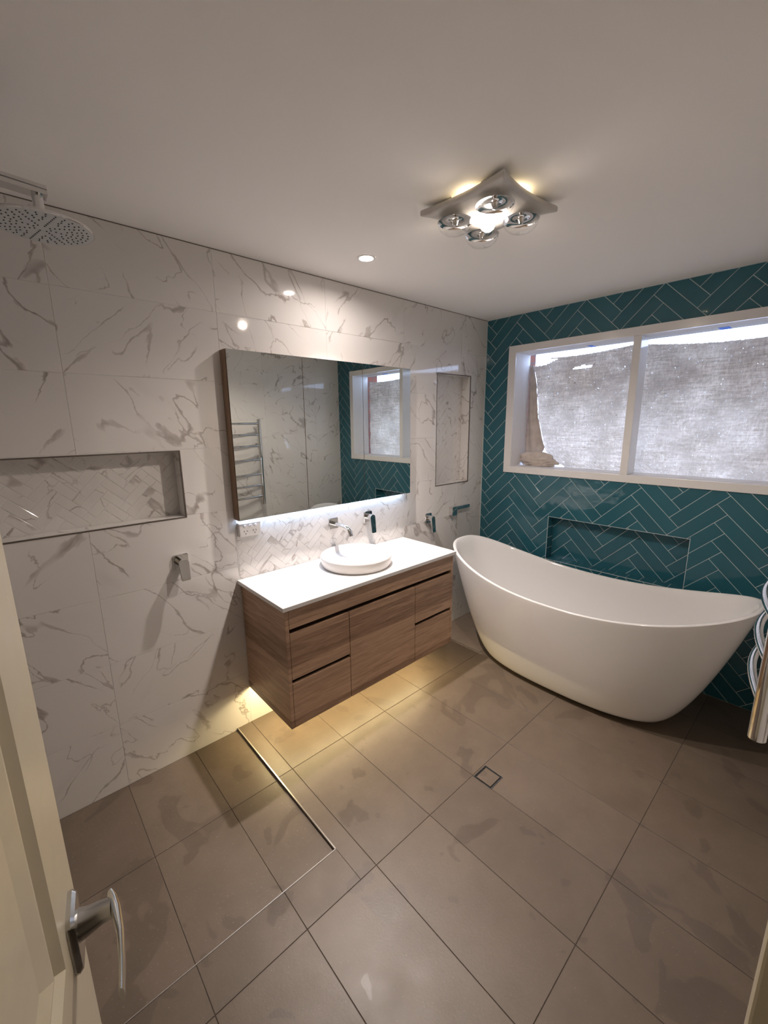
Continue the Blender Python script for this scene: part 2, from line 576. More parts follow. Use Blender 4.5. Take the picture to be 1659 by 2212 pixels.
def fix_flags(piece, r):
    """edges lying on the boundary of the hole are real edges"""
    out = []
    for p, q in zip(piece, piece[1:] + piece[:1]):
        f = p[2]
        mu, mv = (p[0] + q[0]) / 2, (p[1] + q[1]) / 2
        e = 1e-6
        on = (abs(mu - r[0]) < e or abs(mu - r[1]) < e) and r[2] - e < mv < r[3] + e and abs(p[0] - q[0]) < e
        on = on or ((abs(mv - r[2]) < e or abs(mv - r[3]) < e) and r[0] - e < mu < r[1] + e and abs(p[1] - q[1]) < e)
        out.append((p[0], p[1], f or on))
    return out

def inset(poly, d):
    """move real edges inwards by d"""
    n = len(poly)
    lines = []
    for i in range(n):
        p, q = poly[i], poly[(i + 1) % n]
        L = math.hypot(q[0] - p[0], q[1] - p[1])
        nx, ny = -(q[1] - p[1]) / L, (q[0] - p[0]) / L
        off = d if p[2] else 0.0
        lines.append((nx, ny, nx * p[0] + ny * p[1] + off))
    out = []
    for i in range(n):
        a, b = lines[i - 1], lines[i]
        det = a[0] * b[1] - a[1] * b[0]
        if abs(det) < 1e-6:
            out.append((poly[i][0] + b[0] * (d if poly[i][2] else 0), poly[i][1] + b[1] * (d if poly[i][2] else 0)))
        else:
            out.append(((a[2] * b[1] - a[1] * b[2]) / det, (a[0] * b[2] - a[2] * b[0]) / det))
    return out

def tile_object(pieces, place, gap, thick, ch, mat, parent, name='tile', tilt=0.0):
    """pieces: convex polygons of one tile; place(u, v, d) -> world, d = height over the backing"""
    pieces = [p for p in pieces if p and area(p) > 3e-5]
    if not pieces: return None
    A = sum(area(p) for p in pieces)
    cu = sum(sum(v[0] for v in p) / len(p) * area(p) for p in pieces) / A
    cv = sum(sum(v[1] for v in p) / len(p) * area(p) for p in pieces) / A
    o = Vector(place(cu, cv, 0.0))
    bm = bmesh.new()
    ta, tb = random.uniform(-tilt, tilt), random.uniform(-tilt, tilt)
    ok = False
    for p in pieces:
        lo = inset(p, gap)
        hi = inset(p, gap + ch)
        if area([(a[0], a[1]) for a in hi]) < 1e-5: continue
        ok = True
        f = lambda q, d: bm.verts.new(Vector(place(q[0], q[1], d + (ta * (q[0] - cu) + tb * (q[1] - cv) if d > 0 else 0))) - o)
        r0 = [f(q, 0.0) for q in lo]
        r1 = [f(q, thick - ch * 0.6) for q in lo]
        r2 = [f(q, thick) for q in hi]
        n = len(p)
        for a, b in ((r0, r1), (r1, r2)):
            for k in range(n):
                if p[k][2]: bm.faces.new((a[k], a[(k + 1) % n], b[(k + 1) % n], b[k]))
        bm.faces.new(r2)
    if not ok:
        bm.free()
        return None
    me = bpy.data.meshes.new(name)
    bm.normal_update()
    bm.to_mesh(me)
    bm.free()
    me.materials.append(mat)
    ob = bpy.data.objects.new(name, me)
    ob.location = o
    ob.parent = parent
    C.objects.link(ob)
    return ob

def herringbone(rect, holes, place, L, u, s0, z0, gap, thick, ch, mat, parent, name='tile', tilt=0.0):
    """blocks at 45 degrees; (s0, z0) = bottom corner of one up-right block"""
    rt = math.sqrt(0.5)
    def uv(p, q): return (s0 + (p - q) * rt, z0 + (p + q) * rt)
    K = int((rect[1] - rect[0] + rect[3] - rect[2] + 2) / u) + 8
    MM = int((rect[1] - rect[0] + 2) / (L * 1.41)) + 3
    cx, cy = (rect[0] + rect[1]) / 2, (rect[2] + rect[3]) / 2
    for mm in range(-MM, MM + 1):
        for k in range(-K, K + 1):
            for blk in (0, 1):
                if blk == 0: a = (k * u + mm * L, k * u - mm * L, L, u)
                else: a = (k * u + L + mm * L, (k + 1) * u - L - mm * L, u, L)
                c0 = uv(a[0] + a[2] / 2, a[1] + a[3] / 2)
                if abs(c0[0] - cx) > (rect[1] - rect[0]) / 2 + L or abs(c0[1] - cy) > (rect[3] - rect[2]) / 2 + L: continue
                pts = [uv(a[0], a[1]), uv(a[0] + a[2], a[1]), uv(a[0] + a[2], a[1] + a[3]), uv(a[0], a[1] + a[3])]
                poly = clip_rect([(p[0], p[1], True) for p in pts], rect)
                if not poly: continue
                pcs = [poly]
                for h in holes:
                    pcs = [x for p in pcs for x in minus_rect(p, h)]
                tile_object(pcs, place, gap, thick, ch, mat, parent, name, tilt)

def grid_tiles(us, vs, holes, place, gap, thick, ch, mat, parent, name='tile', tilt=0.0, region=None):
    for u0, u1 in zip(us, us[1:]):
        for v0, v1 in zip(vs, vs[1:]):
            poly = [(u0, v0, True), (u1, v0, True), (u1, v1, True), (u0, v1, True)]
            if region: poly = clip_rect(poly, region)
            if not poly: continue
            pcs = [poly]
            for h in holes:
                pcs = [x for p in pcs for x in minus_rect(p, h)]
            tile_object(pcs, place, gap, thick, ch, mat, parent, name, tilt)

TH = 0.0015     # how far a tile face stands over its joints

# ------------------------------------------------------------------ floor
DR = (-1.532, -1.434, -1.170, -1.074)          # floor waste
SHX, SHY = -2.21, -0.913                       # edge of the shower recess
bm = bmesh.new()
slab_cells(bm, (XL - 0.15, 0.15, -W - 0.14, 0.15), [(XL - 0.01, SHX, SHY, 0.02), DR], lambda b, a0, a1, b0, b1: abox(b, a0, a1, b0, b1, -0.12, -TH))
abox(bm, XL - 0.01, SHX, SHY, 0.02, -0.12, -0.012 - TH)
floor = structure(link_mesh('floor', bm, M['grout_floor']))
fx = [-2.134 + 0.3029 * k for k in range(-4, 5)] + [-0.602, -0.318, 0.0]
fx[0] = XL
fy = [-W - 0.10, -1.683, -1.067, -0.452, 0.0]
grid_tiles(fx, fy, [(XL - 1, SHX, SHY, 1), DR], lambda u, v, d: (u, v, -TH + d), 0.0013, TH, 0.0006, M['floor'], floor)
grid_tiles(fx, fy, [], lambda u, v, d: (u, v, -0.012 - TH + d), 0.0013, TH, 0.0006, M['floor'], floor, region=(XL, SHX - 0.002, SHY + 0.002, 0.0))

# ------------------------------------------------------------------ ceiling
bm = bmesh.new()
DLX, DLY = -1.533, -0.36
slab_cells(bm, (XL - 0.15, 0.15, -W - 0.14, 0.15), [(DLX - 0.03, DLX + 0.03, DLY - 0.03, DLY + 0.03)], lambda b, a0, a1, b0, b1: abox(b, a0, a1, b0, b1, H, H + 0.12))
ceiling = structure(link_mesh('ceiling', bm, M['paint']))

# ------------------------------------------------------------------ marble wall (y = 0)
NL = (-3.22, -2.357, 1.214, 1.515)      # shower niche
NR = (-0.586, -0.196, 1.169, 1.973)     # niche over the bath
SPL = (-2.126, -0.932, 0.80, 1.219)     # herringbone splashback
ND = 0.080
bm = bmesh.new()
slab_cells(bm, (XL - 0.15, 0.0, -0.12, H), [NL, NR], lambda b, a0, a1, b0, b1: abox(b, a0, a1, TH, 0.16, b0, b1))
for nn in (NL, NR): abox(bm, nn[0], nn[1], ND + TH, 0.16, nn[2], nn[3])
wall_back = structure(link_mesh('wall_back', bm, M['grout_white']))
wx = [XL, -2.736, -2.131, -1.526, -0.921, -0.316, 0.0]
wz = [-0.013, 0.305, 0.610, 0.914, 1.219, 1.524, 1.829, 2.134, 2.3965]
face = lambda u, v, d: (u, TH - d, v)
grid_tiles(wx, wz, [NL, NR, SPL], face, 0.0006, TH, 0.0005, M['marble'], wall_back)
herringbone(SPL, [], face, 0.1145, 0.0378, -2.017, 0.962, 0.0011, TH, 0.0006, M['marble_small'], wall_back)
backf = lambda u, v, d: (u, ND + TH - d, v)
herringbone(NL, [], backf, 0.1145, 0.0378, -2.717, 1.335, 0.0011, TH, 0.0006, M['marble_small'], wall_back)
herringbone(NR, [], backf, 0.1145, 0.0378, -0.45, 1.50, 0.0011, TH, 0.0006, M['marble_small'], wall_back)
for nn in (NL, NR):
    # linings of the niche and the metal angle round its edge
    e = 0.0006
    for b_ in ((nn[0], nn[1], 0.004, ND - 0.001, nn[2], nn[2] + 0.002), (nn[0], nn[1], 0.004, ND - 0.001, nn[3] - 0.002, nn[3]),
               (nn[0], nn[0] + 0.002, 0.004, ND - 0.001, nn[2] + 0.003, nn[3] - 0.003), (nn[1] - 0.002, nn[1], 0.004, ND - 0.001, nn[2] + 0.003, nn[3] - 0.003)):
        c = ((b_[0] + b_[1]) / 2, (b_[2] + b_[3]) / 2, (b_[4] + b_[5]) / 2)
        box_obj('lining_tile', (b_[0] - c[0], b_[1] - c[0], b_[2] - c[1], b_[3] - c[1], b_[4] - c[2], b_[5] - c[2]), M['marble'], wall_back, loc=c)
    t = 0.005
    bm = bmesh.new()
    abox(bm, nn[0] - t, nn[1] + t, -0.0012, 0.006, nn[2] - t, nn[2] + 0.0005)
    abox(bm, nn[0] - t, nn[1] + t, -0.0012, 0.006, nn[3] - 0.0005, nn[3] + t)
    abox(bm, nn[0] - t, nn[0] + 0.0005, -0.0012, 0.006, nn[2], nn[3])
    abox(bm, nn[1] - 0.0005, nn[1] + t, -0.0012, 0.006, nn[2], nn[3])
    link_mesh('niche_trim', bm, M['dark_metal_and_shade'], wall_back)
structure(box_obj('gap_shade_strip', (XL, 0.0, 0.0005, TH, 2.396, 2.3998), M['dark_metal_and_shade']))  # dark strip standing in for the shade of the gap under the ceiling

# ------------------------------------------------------------------ teal wall (x = 0) with the window opening and a niche
WIN = (-1.88, -0.206, 1.242, 2.184)      # outer edge of the white window frame (y, z)
WIN_IN = (-1.824, -0.266, 1.290, 2.134)
NT = (-1.480, -0.603, 0.610, 0.937)
bm = bmesh.new()
WH = (WIN_IN[0] - 0.021, WIN_IN[1] + 0.021, WIN_IN[2] - 0.021, WIN_IN[3] + 0.021)
slab_cells(bm, (-W - 0.14, 0.16, -0.12, H), [WH, NT], lambda b, a0, a1, b0, b1: abox(b, TH, 0.11, a0, a1, b0, b1))
abox(bm, ND + TH, 0.11, NT[0], NT[1], NT[2], NT[3])
wall_right = structure(link_mesh('wall_right', bm, M['grout_teal']))
tface = lambda u, v, d: (TH - d, -u, v)
flip = lambda r: (-r[1], -r[0], r[2], r[3])
TL, TU = 0.3125, 0.0761
herringbone((0.002, W, 0.0, 2.398), [flip(WIN), flip(NT)], tface, TL, TU, 0.088, 2.288, 0.0016, TH, 0.0007, M['teal'], wall_right, tilt=0.004)
herringbone(flip(NT), [], lambda u, v, d: (ND + TH - d, -u, v), TL, TU, 0.088, 2.288 - 0.012, 0.0016, TH, 0.0007, M['teal'], wall_right, tilt=0.004)
# niche linings: a row of small cut tiles on the ledge, the two cheeks and the top
k = 11
for i in range(k):
    y0 = NT[0] + (NT[1] - NT[0]) * i / k
    y1 = NT[0] + (NT[1] - NT[0]) * (i + 1) / k
    for z in (NT[2], NT[3] - 0.002):
        c = (0.041, (y0 + y1) / 2, z + 0.001)
        box_obj('lining_tile', (-0.038, 0.038, -(y1 - y0) / 2 + 0.0015, (y1 - y0) / 2 - 0.0015, -0.001, 0.001), M['teal'], wall_right, loc=c)
for i in range(4):
    z0 = NT[2] + (NT[3] - NT[2]) * i / 4
    z1 = NT[2] + (NT[3] - NT[2]) * (i + 1) / 4
    for y in (NT[0] + 0.001, NT[1] - 0.001):
        box_obj('lining_tile', (-0.038, 0.038, -0.001, 0.001, -(z1 - z0) / 2 + 0.0035, (z1 - z0) / 2 - 0.0015), M['teal'], wall_right, loc=(0.041, y, (z0 + z1) / 2))
bm = bmesh.new()
t = 0.003
abox(bm, -0.0012, 0.003, NT[0] - t, NT[1] + t, NT[2] - t, NT[2])
abox(bm, -0.0012, 0.003, NT[0] - t, NT[1] + t, NT[3], NT[3] + t)
abox(bm, -0.0012, 0.003, NT[0] - t, NT[0], NT[2], NT[3])
abox(bm, -0.0012, 0.003, NT[1], NT[1] + t, NT[2], NT[3])
link_mesh('niche_trim', bm, M['grout_teal'], wall_right)
structure(box_obj('trim_2', (-0.003, TH, -0.003, TH, 0.0, 2.394), M['grout_teal']))

# ------------------------------------------------------------------ wall with the door (y = -W) and the shower end wall
DOOR_X = (-3.085, -2.368)
bm = bmesh.new()
slab_cells(bm, (XL - 0.15, TH, -0.12, H), [(DOOR_X[0] - 0.03, DOOR_X[1] + 0.03, -0.0, 2.07)], lambda b, a0, a1, b0, b1: abox(b, a0, a1, -W - 0.12, -W - TH, b0, b1))
wall_front = structure(link_mesh('wall_front', bm, M['grout_white']))
grid_tiles(wx, [0.0] + wz[1:], [(DOOR_X[0] - 0.09, DOOR_X[1] + 0.09, -0.2, 2.12)], lambda u, v, d: (u, -W - TH + d, v), 0.0006, TH, 0.0005, M['marble'], wall_front)
bm = bmesh.new()
abox(bm, XL - 0.15, XL - TH, -W - 0.12, 0.16, -0.12, H)
wall_left = structure(link_mesh('wall_left', bm, M['grout_white']))
grid_tiles([-W, -1.815, -1.21, -0.605, 0.0], wz, [], lambda u, v, d: (XL - TH + d, u, v), 0.0006, TH, 0.0005, M['marble'], wall_left)
# door lining and architrave
bm = bmesh.new()
for x0, x1 in ((DOOR_X[0] - 0.03, DOOR_X[0] - 0.002), (DOOR_X[1] + 0.002, DOOR_X[1] + 0.03)):
    abox(bm, x0, x1, -W - 0.12, -W + 0.002, 0.0, 2.066)
abox(bm, DOOR_X[0] - 0.03, DOOR_X[1] + 0.03, -W - 0.12, -W + 0.002, 2.044, 2.069)
abox(bm, DOOR_X[1], DOOR_X[1] + 0.075, -W - 0.001, -W + 0.044, 0.0, 2.11, bev=0.004)
abox(bm, DOOR_X[0] - 0.075, DOOR_X[0] - 0.006, -W - 0.001, -W + 0.018, 0.0, 2.11, bev=0.004)
abox(bm, DOOR_X[0] - 0.075, DOOR_X[1] + 0.075, -W - 0.001, -W + 0.044, 2.05, 2.12, bev=0.004)
structure(link_mesh('trim_3', bm, M['door_paint']))
# hall beyond the doorway, closed
bm = bmesh.new()
abox(bm, -4.3, -1.6, -3.4, -W - 0.14, -0.12, -0.002)
structure(link_mesh('floor_hall', bm, M['floor']))
bm = bmesh.new()
abox(bm, -4.3, -1.6, -3.5, -3.4, -0.12, 2.5)
abox(bm, -4.4, -4.3, -3.5, -W - 0.12, -0.12, 2.5)
abox(bm, -1.6, -1.5, -3.5, -W - 0.12, -0.12, 2.5)
abox(bm, -4.4, XL - 0.15, -W - 0.14, -W - 0.12, -0.12, 2.5)
structure(link_mesh('wall_hall', bm, M['hall_paint']))
bm = bmesh.new()
abox(bm, -4.4, -1.5, -3.5, -W - 0.14, 2.4, 2.5)
structure(link_mesh('ceiling_hall', bm, M['paint']))

# ------------------------------------------------------------------ window
window = structure(empty('window_1', (0, -1.05, 1.7)))
wo = Vector((0, -1.05, 1.7))
def wpart(name, boxes, mat, bev=0.002):
    bm = bmesh.new()
    for b_ in boxes: abox(bm, b_[0], b_[1], b_[2] + 1.05, b_[3] + 1.05, b_[4] - 1.7, b_[5] - 1.7, bev=bev)
    return link_mesh(name, bm, mat, window)
y0, y1, z0, z1 = WIN
i0, i1, j0, j1 = WIN_IN
DP = 0.205
wpart('frame', [(-0.010, 0.004, y0, y1, z0, j0), (-0.010, 0.004, y0, y1, j1, z1), (-0.010, 0.004, y0, i0, j0, j1), (-0.010, 0.004, i1, y1, j0, j1)], M['white_gloss'])
wpart('reveal', [(0.004, DP, i0 - 0.02, i1 + 0.02, j0 - 0.02, j0), (0.004, DP, i0 - 0.02, i1 + 0.02, j1, j1 + 0.02), (0.004, DP, i0 - 0.02, i0, j0, j1), (0.004, DP, i1, i1 + 0.02, j0, j1)], M['reveal_paint'], 0.0)
wpart('mullion', [(-0.004, 0.125, -1.102, -1.058, j0, j1)], M['white_gloss'])
for a, b_ in ((i0, -1.102), (-1.058, i1)):
    wpart('pane', [(0.105, 0.110, a, b_, j0, j1)], M['glass'], 0.0)
# brick skin outside
bm = bmesh.new()
slab_cells(bm, (-3.2, 0.9, -0.3, 3.0), [(i0 - 0.012, i1 + 0.012, j0 - 0.03, j1 + 0.012)], lambda b, a0, a1, b0, b1: abox(b, 0.16, 0.212, a0, a1, b0, b1))
abox(bm, 0.212, 0.31, i1 + 0.012, i1 + 0.30, -0.3, 3.0)
abox(bm, 0.212, 0.36, i0 - 0.30, i0 - 0.012, -0.3, 3.0)
structure(link_mesh('wall_outside', bm, M['brick']))
structure(box_obj('ground', (0.27, 14.0, -12.0, 10.0, -0.5, -0.3), M['ground']))

# hessian sheet hung outside the glass
def cloth_top(y):
    s = -y
    if s < 1.06:
        t = min(max((s - 0.27) / 0.79, 0), 1)
        return 2.108 + 0.020 * t - 0.020 * sin(pi * t) - 0.03 * max(0, 0.1 - t) * 10
    t = (s - 1.06) / 0.82
    return 2.112 - 0.034 * sin(pi * min(t * 0.9, 1)) - 0.012 * t
HEM = [(1.293, 0.585), (1.300, 0.571), (1.315, 0.515), (1.365, 0.443), (1.49, 0.396), (1.669, 0.348), (1.917, 0.319), (2.05, 0.285), (2.2, 0.27)]
def hem(z):
    for (z0_, s0_), (z1_, s1_) in zip(HEM, HEM[1:]):
        if z <= z1_: return -(s0_ + (s1_ - s0_) * max(0, (z - z0_)) / (z1_ - z0_))
    return -HEM[-1][1]
ny, nz = 220, 110
bm = bmesh.new()
grid = []
TX = 0.232
for i in range(ny + 1):
    row = []
    for j in range(nz + 1):
        v = j / nz
        yr = -0.27 - 1.55 * i / ny
        zt = cloth_top(yr)
        z = 1.215 + (zt - 1.215) * v
        k_ = i / ny
        yy = hem(z) * (1 - k_) + -1.82 * k_
        y = yr
        x = TX + 0.006 * sin(9 * y + 2 * z) * (1 - v) + 0.004 * sin(31 * z + 11 * y) + 0.003 * random.uniform(-1, 1)
        row.append(bm.verts.new((x, yy, z + (0.002 * random.uniform(-1, 1) if j == nz else 0))))
    grid.append(row)
def slit(y, z):
    a = abs((-y - 0.665) / 0.075)
    s = a < 1 and abs(z - (2.010 + 0.03 * (-y - 0.665))) < 0.013 * (1 - a) ** 0.6
    q = -y
    c = 0.285 < q < 0.473 and z < 2.108 - 0.10 * (q - 0.30) and z > (2.052 if q < 0.39 else 2.058 + 0.031 * (q - 0.39) / 0.083)
    return s or c
for i in range(ny):
    for j in range(nz):
        q = [grid[i][j], grid[i + 1][j], grid[i + 1][j + 1], grid[i][j + 1]]
        cy = sum(v.co.y for v in q) / 4
        cz = sum(v.co.z for v in q) / 4
        if slit(cy, cz): continue
        bm.faces.new(q)
sheet = link_mesh('hessian_sheet', bm, M['hessian'], smooth=True)
tag(sheet, 'dusty grey hessian sheet hung across the outside of the window glass', 'sheet')

# its gathered pale edge at the left and the rag bundle on the sill
def folded_strip():  # pleated
    bm = bmesh.new()
    rows = []
    n = 34
    for j in range(n + 1):
        v = j / n
        z = 1.350 + 0.710 * v
        wdt = 0.028 + 0.055 * (1 - v) ** 1.1
        ring = []
        kk = 25
        for k in range(kk):
            s = k / (kk - 1)
            right = -hem(z) + 0.012 - 0.075 * max(0, 1 - v * 9)
            y = -(0.262 + (right - 0.262) * s) + 0.0015 * random.uniform(-1, 1)
            x = 0.210 + 0.012 * sin(s * 10 + 2.5 * v) * (0.4 + 0.6 * (1 - v))
            ring.append(bm.verts.new((x, y, z)))
        rows.append(ring)
    for a, b_ in zip(rows, rows[1:]):
        for k in range(len(a) - 1): bm.faces.new((a[k], a[k + 1], b_[k + 1], b_[k]))
    ob = link_mesh('hanging_cloth', bm, M['rag'], smooth=True)
    sm = ob.modifiers.new('thick', 'SOLIDIFY')
    sm.thickness = 0.004
    return ob
hc = folded_strip()
tag(hc, 'gathered strip of pale dust sheet hanging at the left end of the window', 'cloth')

bm = bmesh.new()
bmesh.ops.create_icosphere(bm, subdivisions=5, radius=1.0)
from mathutils import noise as mnoise
for v in bm.verts:
    p = v.co.copy()
    rid = 1 - abs(mnoise.noise(p * 1.9 + Vector((1, 4, 2)))) * 2.2
    rid2 = 1 - abs(mnoise.noise(p * 4.1 + Vector((7, 3, 2)))) * 2.0
    d = 0.78 + 0.25 * mnoise.noise(p * 1.1 + Vector((3, 1, 5))) + 0.26 * rid + 0.10 * rid2
    v.co = Vector((p.x * 0.032 * d, p.y * 0.150 * d, p.z * 0.070 * d * (1.0 - 0.40 * max(0, -p.y))))
    if v.co.z < -0.038: v.co.z = -0.038 + (v.co.z + 0.038) * 0.05
bundle = link_mesh('rag_bundle', bm, M['rag'], loc=(0.150, -0.415, 1.330), smooth=True)
tag(bundle, 'crumpled pale rag bundle lying on the left end of the window sill', 'cloth')

for xx, yy, ll, lb in ((0.158, -0.745, 0.032, 'blue tape scrap stuck over the left window pane'), (0.158, -1.470, 0.050, 'blue tape scrap stuck over the right window pane')):
    o = box_obj('masking_tape', (-0.042, 0.042, -ll / 2, ll / 2, -0.0004, 0.0004), M['tape'], loc=(xx, yy, j1 - 0.0006))
    tag(o, lb, 'tape')

# ------------------------------------------------------------------ door (ajar against the left of the doorway)
hinge = Vector((-3.081, -2.098, 0.0))
E = Vector((-2.969, -1.392, 0.0))
dv = E - hinge
DW = dv.length
DT = 0.035
ang = math.atan2(dv.y, dv.x)
# local frame: x along the leaf from hinge, visible face on local -y side
door = empty('door_1', hinge, ang)
structure(door)
def dpart(name, boxes, mat, bev=0.0):
    bm = bmesh.new()
    for b_ in boxes: abox(bm, *b_, bev=bev)
    return link_mesh(name, bm, mat, door)
ST = 0.118
RB, RL0, RL1, RT = 0.22, 0.915, 1.010, 1.92
fr_boxes = [(0.004, ST, 0, DT, 0.008, 2.04), (DW - ST, DW, 0, DT, 0.008, 2.04), (ST, DW - ST, 0, DT, 0.008, RB), (ST, DW - ST, 0, DT, RL0, RL1), (ST, DW - ST, 0, DT, RT, 2.04)]
dpart('leaf', fr_boxes, M['door_paint'])
for za, zb in ((RB, RL0), (RL1, RT)):
    bm = bmesh.new()
    # sunk panel with a sloped bolection moulding round it
    def ring(d, y): return [(ST + d, y, za + d), (DW - ST - d, y, za + d), (DW - ST - d, y, zb - d), (ST + d, y, zb - d)]
    prof = [(0.0, 0.0), (0.010, 0.010), (0.018, 0.011), (0.030, 0.004), (0.034, 0.004), (0.060, 0.010)]
    rs = [[bm.verts.new(p) for p in ring(d, y)] for d, y in prof]
    for a, b_ in zip(rs, rs[1:]):
        for k in range(4): bm.faces.new((a[k], a[(k + 1) % 4], b_[(k + 1) % 4], b_[k]))
    bm.faces.new(rs[-1])
    rs2 = [bm.verts.new(p) for p in ring(0.0, DT - 0.006)]
    bm.faces.new(rs2)
    link_mesh('panel', bm, M['door_paint'], door)
# lever handle
handle = empty('door_handle', (DW - 0.060, 0.0, 0.990))
handle.parent = door
bm = bmesh.new()
prism(bm, rrect(0, 0, 0.054, 0.088, 0.010), 0.0, -0.009, AXY, 0.004)
smooth_angle(link_mesh('rosette', bm, M['chrome_soft'], handle), 30)
bm = bmesh.new()
pts = [(0, -0.008, 0.006), (0, -0.020, 0.006), (0, -0.034, 0.008), (-0.002, -0.046, 0.009)]
tube(bm, pts, [0.019, 0.016, 0.0135, 0.012], 20)
tube(bm, [(0.014, -0.0445, 0.010), (0.004, -0.0470, 0.010), (-0.012, -0.0500, 0.010), (-0.045, -0.0540, 0.009), (-0.080, -0.0545, 0.008), (-0.112, -0.0530, 0.007)],
     [(0.0045, 0.0125), (0.0060, 0.0135), (0.0060, 0.0130), (0.0042, 0.0120), (0.0034, 0.0115), (0.0030, 0.0105)], 16)
smooth_angle(link_mesh('lever', bm, M['chrome_soft'], handle), 40)

# ------------------------------------------------------------------ shower floor edge trim, waste
bm = bmesh.new()
abox(bm, SHX - 0.003, SHX + 0.002, SHY - 0.002, 0.0, -0.013, 0.0012)
abox(bm, XL, SHX + 0.002, SHY - 0.001, SHY + 0.002, -0.013, 0.0012)
structure(link_mesh('trim_4', bm, M['alu']))
bm = bmesh.new()
abox(bm, -0.604, -0.600, -0.47, 0.0, -0.0015, 0.004)
structure(link_mesh('trim_5', bm, M['alu']))

waste = empty('floor_waste', ((DR[0] + DR[1]) / 2, (DR[2] + DR[3]) / 2, 0))
tag(waste, 'square tile-insert floor waste with a black slot in the brown floor', 'drain')
hw, hh = (DR[1] - DR[0]) / 2 - 0.0005, (DR[3] - DR[2]) / 2 - 0.0005
bm = bmesh.new()
slab_cells(bm, (-hw, hw, -hh, hh), [(-hw + 0.009, hw - 0.009, -hh + 0.009, hh - 0.009)], lambda b, a0, a1, b0, b1: abox(b, a0, a1, b0, b1, -0.02, -0.004))
abox(bm, -hw, hw, -hh, hh, -0.05, -0.02)
link_mesh('black_slot', bm, M['black'], waste)
bm = bmesh.new()
abox(bm, -hw + 0.010, hw - 0.010, -hh + 0.010, hh - 0.010, -0.02, 0.0)
link_mesh('tile_insert', bm, M['floor'], waste)
bm = bmesh.new()
slab_cells(bm, (-hw, hw, -hh, hh), [(-hw + 0.0015, hw - 0.0015, -hh + 0.0015, hh - 0.0015)], lambda b, a0, a1, b0, b1: abox(b, a0, a1, b0, b1, -0.02, 0.0006))
link_mesh('rim', bm, M['chrome_soft'], waste)

# ------------------------------------------------------------------ vanity
VX0, VX1, VF, VB, VZ0, VZ1 = -2.126, -0.938, -0.457, -0.004, 0.216, 0.822
van = empty('vanity_cabinet', ((VX0 + VX1) / 2, -0.23, VZ0))
tag(van, 'wall-hung walnut-grain vanity cabinet lit from below, beside the white bath', 'cabinet')
vo = Vector(van.location)
def vpart(name, boxes, mat, bev=0.0012, par=None):
    bm = bmesh.new()
    for b_ in boxes: abox(bm, b_[0] - vo.x, b_[1] - vo.x, b_[2] - vo.y, b_[3] - vo.y, b_[4] - vo.z, b_[5] - vo.z, bev=bev)
    return link_mesh(name, bm, mat, par or van)
FT = 0.018
g = 0.0015
G1 = (0.698, 0.722)       # long finger groove
G2 = (0.446, 0.467)       # groove between the drawers
DX1, DX2 = -1.768, -1.284
vpart('side_panel', [(VX0, VX0 + FT, VF, VB, VZ0, VZ1)], M['wood'])
vpart('side_panel', [(VX1 - FT, VX1, VF, VB, VZ0, VZ1)], M['wood'])
vpart('carcass', [(VX0 + FT, VX1 - FT, VF + 0.045, VB, VZ0 + 0.03, VZ1 - 0.001)], M['wood_dark'], 0)
vpart('bottom_panel', [(VX0 + FT, VX1 - FT, VF + 0.020, VB, VZ0 + 0.012, VZ0 + 0.029)], M['wood'], 0)
vpart('top_rail', [(VX0 + FT + g, VX1 - FT - g, VF, VF + FT, G1[1], VZ1 - 0.002)], M['wood'])
a0, a1 = VX0 + FT + g, VX1 - FT - g
for x0, x1 in ((a0, DX1 - g), (DX2 + g, a1)):
    vpart('drawer_front', [(x0, x1, VF, VF + FT, G2[1], G1[0])], M['wood'])
    vpart('drawer_front', [(x0, x1, VF, VF + FT, VZ0, G2[0])], M['wood'])
vpart('door', [(DX1 + g, DX2 - g, VF, VF + FT, VZ0, G1[0])], M['wood'])
vpart('light_strip', [(VX0 + 0.04, VX1 - 0.04, -0.265, -0.255, VZ0 + 0.0085, VZ0 + 0.0115), (VX0 + 0.04, VX0 + 0.05, -0.255, -0.03, VZ0 + 0.0085, VZ0 + 0.0115)], M['led_warm'], 0)

# benchtop with a cut-out-less slab
bt = box_obj('stone_benchtop', (-2.143 + 1.5375, -0.932 + 1.5375, -0.476 + 0.24, -0.002 + 0.24, 0.0, 0.020), M['stone'], bev=0.0015, loc=(-1.5375, -0.24, 0.8222))
tag(bt, 'thin white stone benchtop on the walnut vanity under the round basin', 'worktop')

# basin
BX, BY, BZ = -1.530, -0.225, 0.8424
basin = empty('vessel_basin', (BX, BY, BZ))
tag(basin, 'round low white vessel basin standing on the stone benchtop', 'basin')
R = 0.203
bm = bmesh.new()
prof = [(0.0, 0.0), (R - 0.014, 0.0), (R - 0.010, 0.003), (R - 0.004, 0.012), (R, 0.040), (R + 0.0005, 0.056), (R - 0.001, 0.0605), (R - 0.004, 0.062), (R - 0.007, 0.0605), (R - 0.009, 0.056),
        (R - 0.012, 0.035), (R - 0.020, 0.018), (R - 0.040, 0.011), (R - 0.10, 0.008), (0.030, 0.006), (0.0, 0.006)]
lathe(bm, prof, 96)
smooth_angle(link_mesh('bowl', bm, M['ceramic'], basin), 50)
bm = bmesh.new()
lathe(bm, [(0.0, 0.0065), (0.026, 0.0065), (0.028, 0.009), (0.024, 0.012), (0.0, 0.0125)], 32)
smooth_angle(link_mesh('pop_up_waste', bm, M['ceramic'], basin), 40)

# ------------------------------------------------------------------ taps
def plate(name, w, h, parent, t=0.008, r=0.008):
    bm = bmesh.new()
    prism(bm, rrect(0, 0, w, h, r), -0.0003, -t, AXY, 0.0025)
    return smooth_angle(link_mesh(name, bm, M['chrome'], parent), 30)

